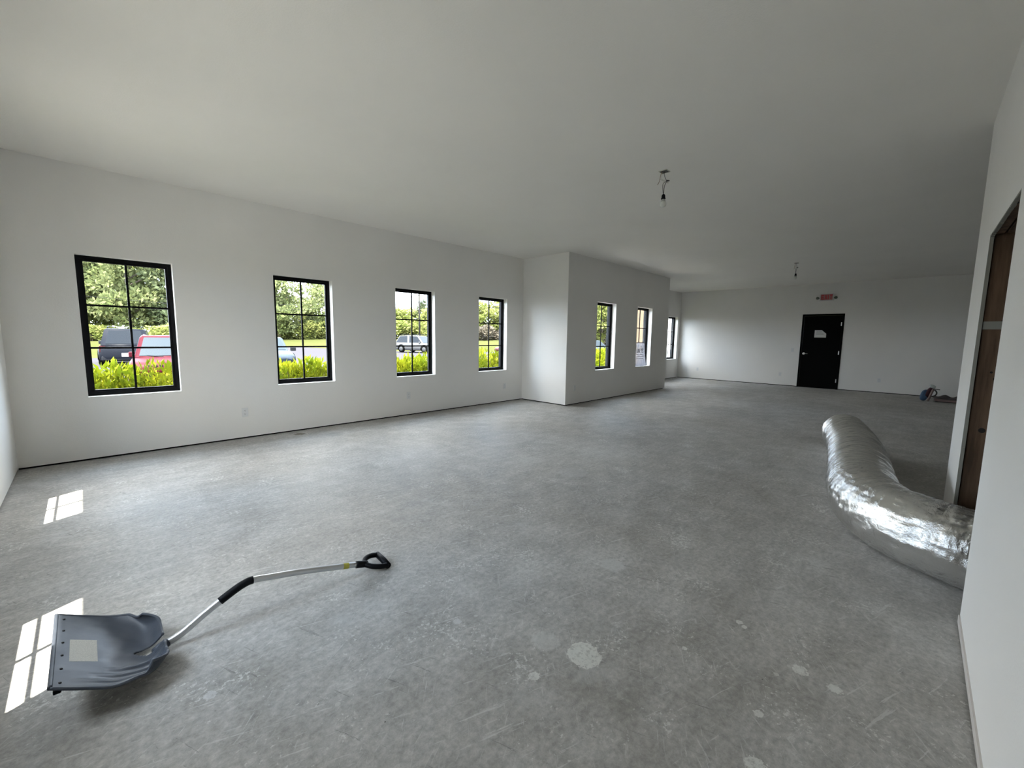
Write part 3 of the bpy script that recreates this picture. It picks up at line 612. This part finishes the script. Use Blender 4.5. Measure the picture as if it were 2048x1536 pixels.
# ---- trees
TM = []; g = random.Random(21)
for v in range(5):       # unit tree: height 1, radius .5
    cs = []
    for k in range(26):
        z = .18 + .76 * (k / 25); rr_ = .34 * math.sin(math.pi * min(1, (z + .12) / 1.12)) ** .7; a = g.random() * 6.28; d_ = rr_ * g.random() ** .5
        cs.append(((d_ * math.cos(a), d_ * math.sin(a), z), (.19 - .08 * z, .19 - .08 * z, .085)))
    TM.append((leafmesh('crown', leaves(5200, cs, .045, .6, .2, 40 + v, .55)), cs))
def trunkmesh(seed):
    bm = bmesh.new(); rg = random.Random(seed); tube(bm, smoothpts([(0, 0, -.02), (rg.uniform(-.02, .02), 0, .3), (rg.uniform(-.04, .04), rg.uniform(-.03, .03), .65), (0, 0, .9)], 3), [.03 - .0025 * i for i in range(10)], 7)
    for k in range(9):
        z = .25 + .07 * k; a = rg.random() * 6.28; tube(bm, [(0, 0, z), (.14 * math.cos(a), .14 * math.sin(a), z + .07), (.30 * math.cos(a), .30 * math.sin(a), z + .16)], [.011, .007, .002], 5)
    me = bpy.data.meshes.new('trunk'); bm.to_mesh(me); bm.free(); return me
TK = [trunkmesh(s) for s in range(3)]
for me, _ in TM: me.materials.append(M['leafA'])
trees = [(-3.43, 93.03, 15.4, 12), (-0.32, 95.62, 16.2, 11), (2.9, 98.09, 17.2, 12), (5.34, 86.93, 15.2, 11), (8.49, 92.36, 16.4, 12), (11.06, 83.96, 14.0, 11), (15.99, 87.56, 13.3, 11), (19.67, 80.91, 12.2, 11), (22.42, 75.2, 11.3, 9), (26.15, 82.93, 7.7, 8), (29.26, 82.62, 6.9, 7), (28.71, 74.53, 9.9, 8), (34.13, 74.74, 7.8, 9), (38.97, 72.68, 7.0, 9), (42.66, 71.78, 5.4, 10), (46.34, 73.78, 5.8, 9), (46.89, 70.33, 7.2, 4), (47.23, 67.1, 6.1, 9), (50.73, 63.51, 7.3, 10), (52.41, 58.9, 6.6, 9), (53.3, 55.1, 6.9, 9), (55.01, 50.46, 7.1, 9), (55.57, 44.11, 7.8, 10), (50.4, 34.97, 8.4, 10), (41.73, 26.53, 8.8, 9), (46.44, 27.48, 9.2, 9), (57.21, 27.99, 9.5, 10)]
tlab = {0: 'tall leafy green tree', 1: 'tall bright yellow-green tree', 2: 'tall dark green tree'}
tk = [0, 0, 1, 0, 0, 2, 0, 1, 0, 1, 1, 0, 2, 1, 1, 1, 2, 1, 0, 1, 1, 0, 0, 1, 1, 1, 0]
zone = lambda i: ('seen through the leftmost window' if i < 6 else 'seen between the first and second windows' if i < 8 else 'seen through the second window' if i < 12 else 'seen between the second and third windows' if i < 14 else
                  'seen through the third window' if i < 18 else 'seen through the fourth window' if i < 22 else 'seen beyond the corner' if i < 24 else 'seen through the left bay window')
order = ['first', 'second', 'third', 'fourth', 'fifth', 'sixth', 'seventh']; cnt = {}
tot = {}
for i in range(len(trees)): tot[zone(i)] = tot.get(zone(i), 0) + 1
for i, (x, y, h_, wd) in enumerate(trees):
    z_ = zone(i); cnt[z_] = cnt.get(z_, 0) + 1
    t = thing('leafy_tree', '%s %s, %s from the left there' % (tlab[tk[i]], z_, order[cnt[z_] - 1]), 'tree', (x, y, gz(x, y)), i * 1.3, 'trees behind the parking lot')
    t.scale = (wd * 1.15, wd * 1.15, h_)
    cr_ = bpy.data.objects.new('crown', TM[i % 5][0]); C.objects.link(cr_); cr_.parent = t
    ms = M[('leafA', 'leafB', 'leafC')[tk[i]]]
    if ms.name != 'tree_leaf':
        cr_.material_slots[0].link = 'OBJECT'; cr_.material_slots[0].material = ms
    meshobj('trunk', TK[i % 3], M['bark'], t)
# ---- wild bushes in front of the trees
BM_ = []
for v in range(4):
    cs = [((g.uniform(-.36, .36), g.uniform(-.3, .3), g.uniform(.15, .72)), (.22, .22, .24)) for _ in range(16)] + [((0, 0, .3), (.42, .36, .4))]
    BM_.append(leafmesh('foliage', leaves(3600, cs, .085, .6, .3, 60 + v, .6))); BM_[-1].materials.append(M['leafB'])
SB = stems(9, .6, .3, .015, 8); SB.materials.append(M['bark'])
bushes = [(-3.9, 90.45, 1.9, 5), (-0.84, 84.43, 2.2, 5), (1.4, 85.02, 2.3, 5), (3.79, 85.45, 2.0, 5), (6.4, 82.78, 1.8, 5), (8.46, 77.78, 2.9, 5), (11.61, 77.44, 2.3, 6), (15.21, 76.63, 2.3, 6), (20.16, 77.31, 2.7, 6), (23.11, 77.18, 3.1, 5), (25.59, 77.52, 2.6, 5), (26.94, 73.25, 3.0, 5), (29.82, 73.18, 3.2, 5), (34.39, 71.38, 2.8, 7), (38.74, 66.92, 3.3, 6), (42.02, 66.44, 2.9, 6), (43.09, 62.46, 3.2, 6), (46.21, 59.27, 2.9, 6), (47.98, 54.57, 2.6, 5), (51.8, 53.53, 2.1, 5), (52.53, 47.02, 2.3, 6), (48.56, 36.68, 2.3, 6), (43.2, 27.77, 2.9, 5), (44.46, 26.48, 3.2, 5)]
bzone = lambda i: ('seen through the leftmost window' if i < 6 else 'seen between the first and second windows' if i < 8 else 'seen through the second window' if i < 13 else 'seen between the second and third windows' if i < 14 else
                   'seen through the third window' if i < 17 else 'seen between the third and fourth windows' if i < 18 else 'seen through the fourth window' if i < 21 else 'seen beyond the corner' if i < 22 else 'seen through the left bay window')
cnt = {}
for i, (x, y, h_, wd) in enumerate(bushes):
    z_ = bzone(i); cnt[z_] = cnt.get(z_, 0) + 1; dry = i in (18, 19, 20, 22, 23)
    t = thing('wild_bush', '%s %s, %s from the left there' % ('greyish-brown bush' if dry else 'rounded green bush', z_, order[cnt[z_] - 1]), 'bush', (x, y, gz(x, y) - .05), i * .9, 'wild bushes along the grass edge')
    t.scale = (wd, wd, h_ * 1.05); f_o = bpy.data.objects.new('foliage', BM_[i % 4]); C.objects.link(f_o); f_o.parent = t
    if dry: f_o.material_slots[0].link = 'OBJECT'; f_o.material_slots[0].material = M['brush']
    meshobj('stems', SB, M['bark'], t)
# ---- utility pole and lines
t = thing('utility_pole', 'pale wooden utility pole rising above the bushes behind the white vehicle', 'utility pole', (39.62, 60.46, gz(39.62, 60.46)))
M['poleg'] = mat('weathered_pole', (.022, .021, .019), .9, spec=0)
obj('mast', lathe(bmesh.new(), [(.17, -.3), (.15, 4), (.11, 8.6)], 14), M['poleg'], t, True); obj('crossarm', B((0, 0, 7.4), (1.9, .1, .12), Matrix.Rotation(-.8, 3, 'Z')), M['poleg'], t)
for s in (-.8, 0, .8): obj('insulator', lathe(bmesh.new(), [(.04, 7.46), (.06, 7.52), (.03, 7.6)], 8, (s * .7, -s * .72, 0)), M['whiteplastic'], t)
M['cable'] = mat('pale_cable', (.02, .02, .02), .6, spec=.1)
for lb, z0, z1 in (('upper thin overhead line crossing in front of the trees in the leftmost window', 5.8, 5.0), ('lower thin overhead line crossing in front of the trees in the leftmost window', 4.6, 4.2)):
    tag(obj('overhead_line', tube(bmesh.new(), [(-18, 84 - 4, z0 + .6), (0, 76, z0), (8.5, 71.2, z1 + .1), (20, 66.5, z1 + .5), (39.62, 60.46, 7.0)], .016, 6), M['cable']), lb, 'power line', 'overhead lines')

# ---- vehicles: x forward, y left, z up, origin on the ground at mid length
def car(name, label, loc, heading, L, W, Ht, body, glass, hood=.27, trunk=.0, ws=.13, rw=.06, belt=.56, extras=None, group='vehicles in the parking lot'):
    t = thing(name, label, 'car', loc, heading, group)
    hl = L / 2; hw = W / 2; gc = .10 * Ht + .06; zb = belt * Ht
    st = [(-1, .80, .86, gc + .14), (-.97, .93, .97, gc + .04), (-.8, 1, 1, gc), (-.45, 1, 1.02, gc), (0, 1, 1.01, gc), (.35, 1, .99, gc), (.62, 1, .94, gc), (.86, .96, .87, gc + .02), (.96, .86, .78, gc + .08), (1, .70, .66, gc + .16)]
    if trunk: st = [(a, b, (c * .97 if a < -.6 else c), e) for a, b, c, e in st]
    bm = bmesh.new(); rings = []
    for a, wv, hv, z0 in st:
        x = a * hl; w2 = hw * wv; zt = zb * hv
        cs = [(-w2 * .86, z0), (-w2 * .97, z0 + .10), (-w2, zt * .55 + z0 * .3), (-w2 * .985, zt * .86), (-w2 * .90, zt), (-w2 * .5, zt + .02), (0, zt + .028)]
        cs = cs + [(-y, z) for y, z in cs[-2::-1]]; rings.append([bm.verts.new((x, y, z)) for y, z in cs])
    m_ = len(rings[0])
    for A_, B_ in zip(rings, rings[1:]):
        for k in range(m_): bm.faces.new((A_[k], B_[k], B_[(k + 1) % m_], A_[(k + 1) % m_]))
    bm.faces.new(rings[0]); bm.faces.new(rings[-1][::-1]); bmesh.ops.recalc_face_normals(bm, faces=bm.faces); obj('body', bm, body, t, True)
    # cabin shell
    x0 = hl * (1 - 2 * hood); x1 = x0 - L * ws; x3 = -hl * (1 - 2 * trunk) + .03; x2 = x3 + L * rw; wb, wt = hw * .93, hw * .74; zr = Ht; zl = zb * .98
    base = [(x0, wb * .92, zl), (x0 - .5 * (x0 - x3), wb, zl), (x3, wb * .93, zl)]; top = [(x1, wt * .96, zr - .06), (.5 * (x1 + x2), wt, zr), (x2, wt * .94, zr - .05)]
    bm = bmesh.new(); bl_ = [bm.verts.new(p) for p in base] + [bm.verts.new((p[0], -p[1], p[2])) for p in base[::-1]]; tl_ = [bm.verts.new(p) for p in top] + [bm.verts.new((p[0], -p[1], p[2])) for p in top[::-1]]
    for k in range(6): bm.faces.new((bl_[k], bl_[(k + 1) % 6], tl_[(k + 1) % 6], tl_[k]))
    bm.faces.new(tl_); bmesh.ops.recalc_face_normals(bm, faces=bm.faces); bmesh.ops.bevel(bm, geom=list(bm.edges), offset=.035, segments=2, affect='EDGES'); obj('cabin', bm, body, t, True)
    def pane(nm, q_, inset, m2=glass):
        q_ = [Vector(p) for p in q_]; c = sum(q_, Vector()) / 4; nrm = (q_[1] - q_[0]).cross(q_[3] - q_[0]).normalized()
        if nrm.dot(c - Vector((0, 0, zb * .9))) < 0: nrm = -nrm
        q_ = [c + (p - c) * inset for p in q_]; bm = bmesh.new(); a = [bm.verts.new(p + nrm * .012) for p in q_]; b = [bm.verts.new(p - nrm * .02) for p in q_]
        bm.faces.new(a); bm.faces.new(b[::-1]); [bm.faces.new((a[i], a[(i + 1) % 4], b[(i + 1) % 4], b[i])) for i in range(4)]; bmesh.ops.recalc_face_normals(bm, faces=bm.faces); return obj(nm, bm, m2, t)
    n3 = lambda p: (p[0], -p[1], p[2])
    pane('windshield', [base[0], n3(base[0]), n3(top[0]), top[0]], .86); pane('rear_window', [base[2], n3(base[2]), n3(top[2]), top[2]], .80)
    for s in (1, -1):
        f = (lambda p: p) if s > 0 else n3
        pane('side_window', [f(base[0]), f(base[1]), f(top[1]), f(top[0])], .82); pane('side_window', [f(base[1]), f(base[2]), f(top[2]), f(top[1])], .82)
        for xx in (hl * .62, -hl * .60):
            r = .21 * Ht; o = obj('wheel', lathe(bmesh.new(), [(r * .62, -.11), (r * .92, -.11), (r, -.08), (r, .08), (r * .92, .11), (r * .62, .11)], 24, (xx, s * (hw - .09), r), 'y'), M['rubber'], t, True)
            obj('rim', lathe(bmesh.new(), [(r * .64, s * .09), (r * .60, s * .125), (r * .2, s * .118), (.02, s * .13)], 20, (xx, s * (hw - .09), r), 'y'), M['rim'], o, True)
            bm = bmesh.new(); tube(bm, [(xx + (r + .05) * math.cos(a), s * (hw - .015), r + (r + .05) * math.sin(a)) for a in [math.pi * k / 14 - .1 for k in range(16)]], .045, 6); obj('wheel_arch', bm, M['rubber'], t, True)
        obj('side_mirror', B((x0 - (.12 if extras and 'bm' in extras else .35), s * (hw + (.10 if extras and 'bm' in extras else -.06)), zl + .08), (.14, .24 if extras and 'bm' in extras else .16, .17), bev=.03), M['blackplastic'] if extras and 'bm' in extras else body, t)
        obj('headlight', B((hl * .93, s * hw * .66, zb * .68), (.10, .34, .15), bev=.02), M['headl'], t); obj('taillight', B((-hl * .965, s * hw * .80, zb * .82), (.08, .22, .30), bev=.02), M['lens'], t)
        if extras and 'rails' in extras: obj('roof_rail', tube(bmesh.new(), smoothpts([(x1 - .1, s * wt * .8, zr - .02), (x1 - .3, s * wt * .8, zr + .07), (x2 + .3, s * wt * .8, zr + .07), (x2 + .1, s * wt * .8, zr - .02)], 4), .02, 6), M['blackplastic'], t, True)
    obj('front_bumper', B((hl * .95, 0, gc + .16), (.16, W * .80, .18), bev=.04), M['blackplastic'], t); obj('rear_bumper', B((-hl * .97, 0, gc + .16), (.14, W * .86, .20), bev=.04), M['blackplastic'], t)
    if extras and 'slots' in extras:
        for k in range(7): obj('grille_slot', B((hl * .985, (k - 3) * .125, zb * .70), (.05, .075, .17), bev=.018), M['blackplastic'], t)
        obj('wiper', tube(bmesh.new(), [(x0 + .02, .5, zl + .03), (x0 - .06, -.05, zl + .06)], .012, 5), M['blackplastic'], t); obj('wiper', tube(bmesh.new(), [(x0 + .02, -.1, zl + .03), (x0 - .06, -.6, zl + .06)], .012, 5), M['blackplastic'], t)
    else: obj('grille', B((hl * .975, 0, zb * .60), (.05, W * .42, .16), bev=.02), M['blackplastic'], t)
    obj('license_plate', B((-hl * 1.0, 0, zb * .55), (.03, .32, .16)), M['paper'], t)
    return t
paint = lambda n, c: mat(n, c, .5, 0, .07)
gd = mat('dark_glass', (.006, .008, .011), .2, spec=.12); gb = mat('sky_glass', (.016, .022, .027), .2, spec=.15)
GZ = -.28
red = paint('red_paint', (.030, .0012, .004)); navy = paint('dark_grey_paint', (.005, .006, .009)); whitep = paint('white_paint', (.05, .05, .052)); sky_ = paint('light_blue_paint', (.026, .034, .045)); pinkred = paint('bright_red_paint', (.035, .005, .006))
car('red_vehicle', 'red utility vehicle facing the building, right behind the hedge in the leftmost window', (1.95, 17.9, GZ), math.radians(-98), 4.3, 1.83, 1.56, red, gb, extras=('slots',), hood=.25)
car('dark_vehicle', 'dark grey tall vehicle with roof rails parked behind the red one, seen from the rear', (1.60, 29.0, GZ), math.radians(84), 4.9, 1.98, 1.80, navy, gd, extras=('rails', 'bm'), hood=.24, ws=.1)
car('blue_sedan', 'pale blue car partly hidden at the left edge of the second window', (6.28, 23.0, GZ), math.radians(-97), 4.5, 1.78, 1.50, sky_, gb, hood=.28, trunk=.12, ws=.17, rw=.14, extras=('bm',))
car('white_vehicle', 'white crossover vehicle parked on the lot edge in the third window', (22.85, 35.1, GZ), math.radians(-72), 4.55, 1.84, 1.68, whitep, gd, hood=.24, ws=.15, rw=.10, extras=('rails',))
car('small_red_car', 'small red car at the right edge of the fourth window', (27.9, 26.25, GZ), math.radians(150), 4.4, 1.8, 1.5, pinkred, gb, hood=.26, trunk=.12, ws=.15, rw=.12)
car('pale_sedan', 'pale blue car at the left edge of the left bay window', (32.7, 21.4, GZ), math.radians(-30), 4.5, 1.8, 1.5, sky_, gb, hood=.27, trunk=.12, ws=.17, rw=.12)

# ---- cladding on the outside of the recess and the neighbouring white wing
bm = bmesh.new(); bx(bm, XB2 - TW - .022, XB2 - TW - .002, YB + TW, D + TW - .08, 0, H); struct('wall_recess_cladding', bm, M['beige'])
bm = bmesh.new(); bx(bm, XB2 - TW - .035, XB2 - TW - .002, D + TW - .08, D + TW + .02, -.2, H); struct('trim_corner_board', bm, M['whiteclad'])
bm = bmesh.new(); bx(bm, 16.2, 16.5, D + TW, 9.3, -.3, 3.6)
for k in range(11): bx(bm, 16.18, 16.2, D + TW + .25 * k, D + TW + .25 * k + .02, -.3, 3.6)
struct('wall_neighbour_wing', bm, M['whiteclad'])
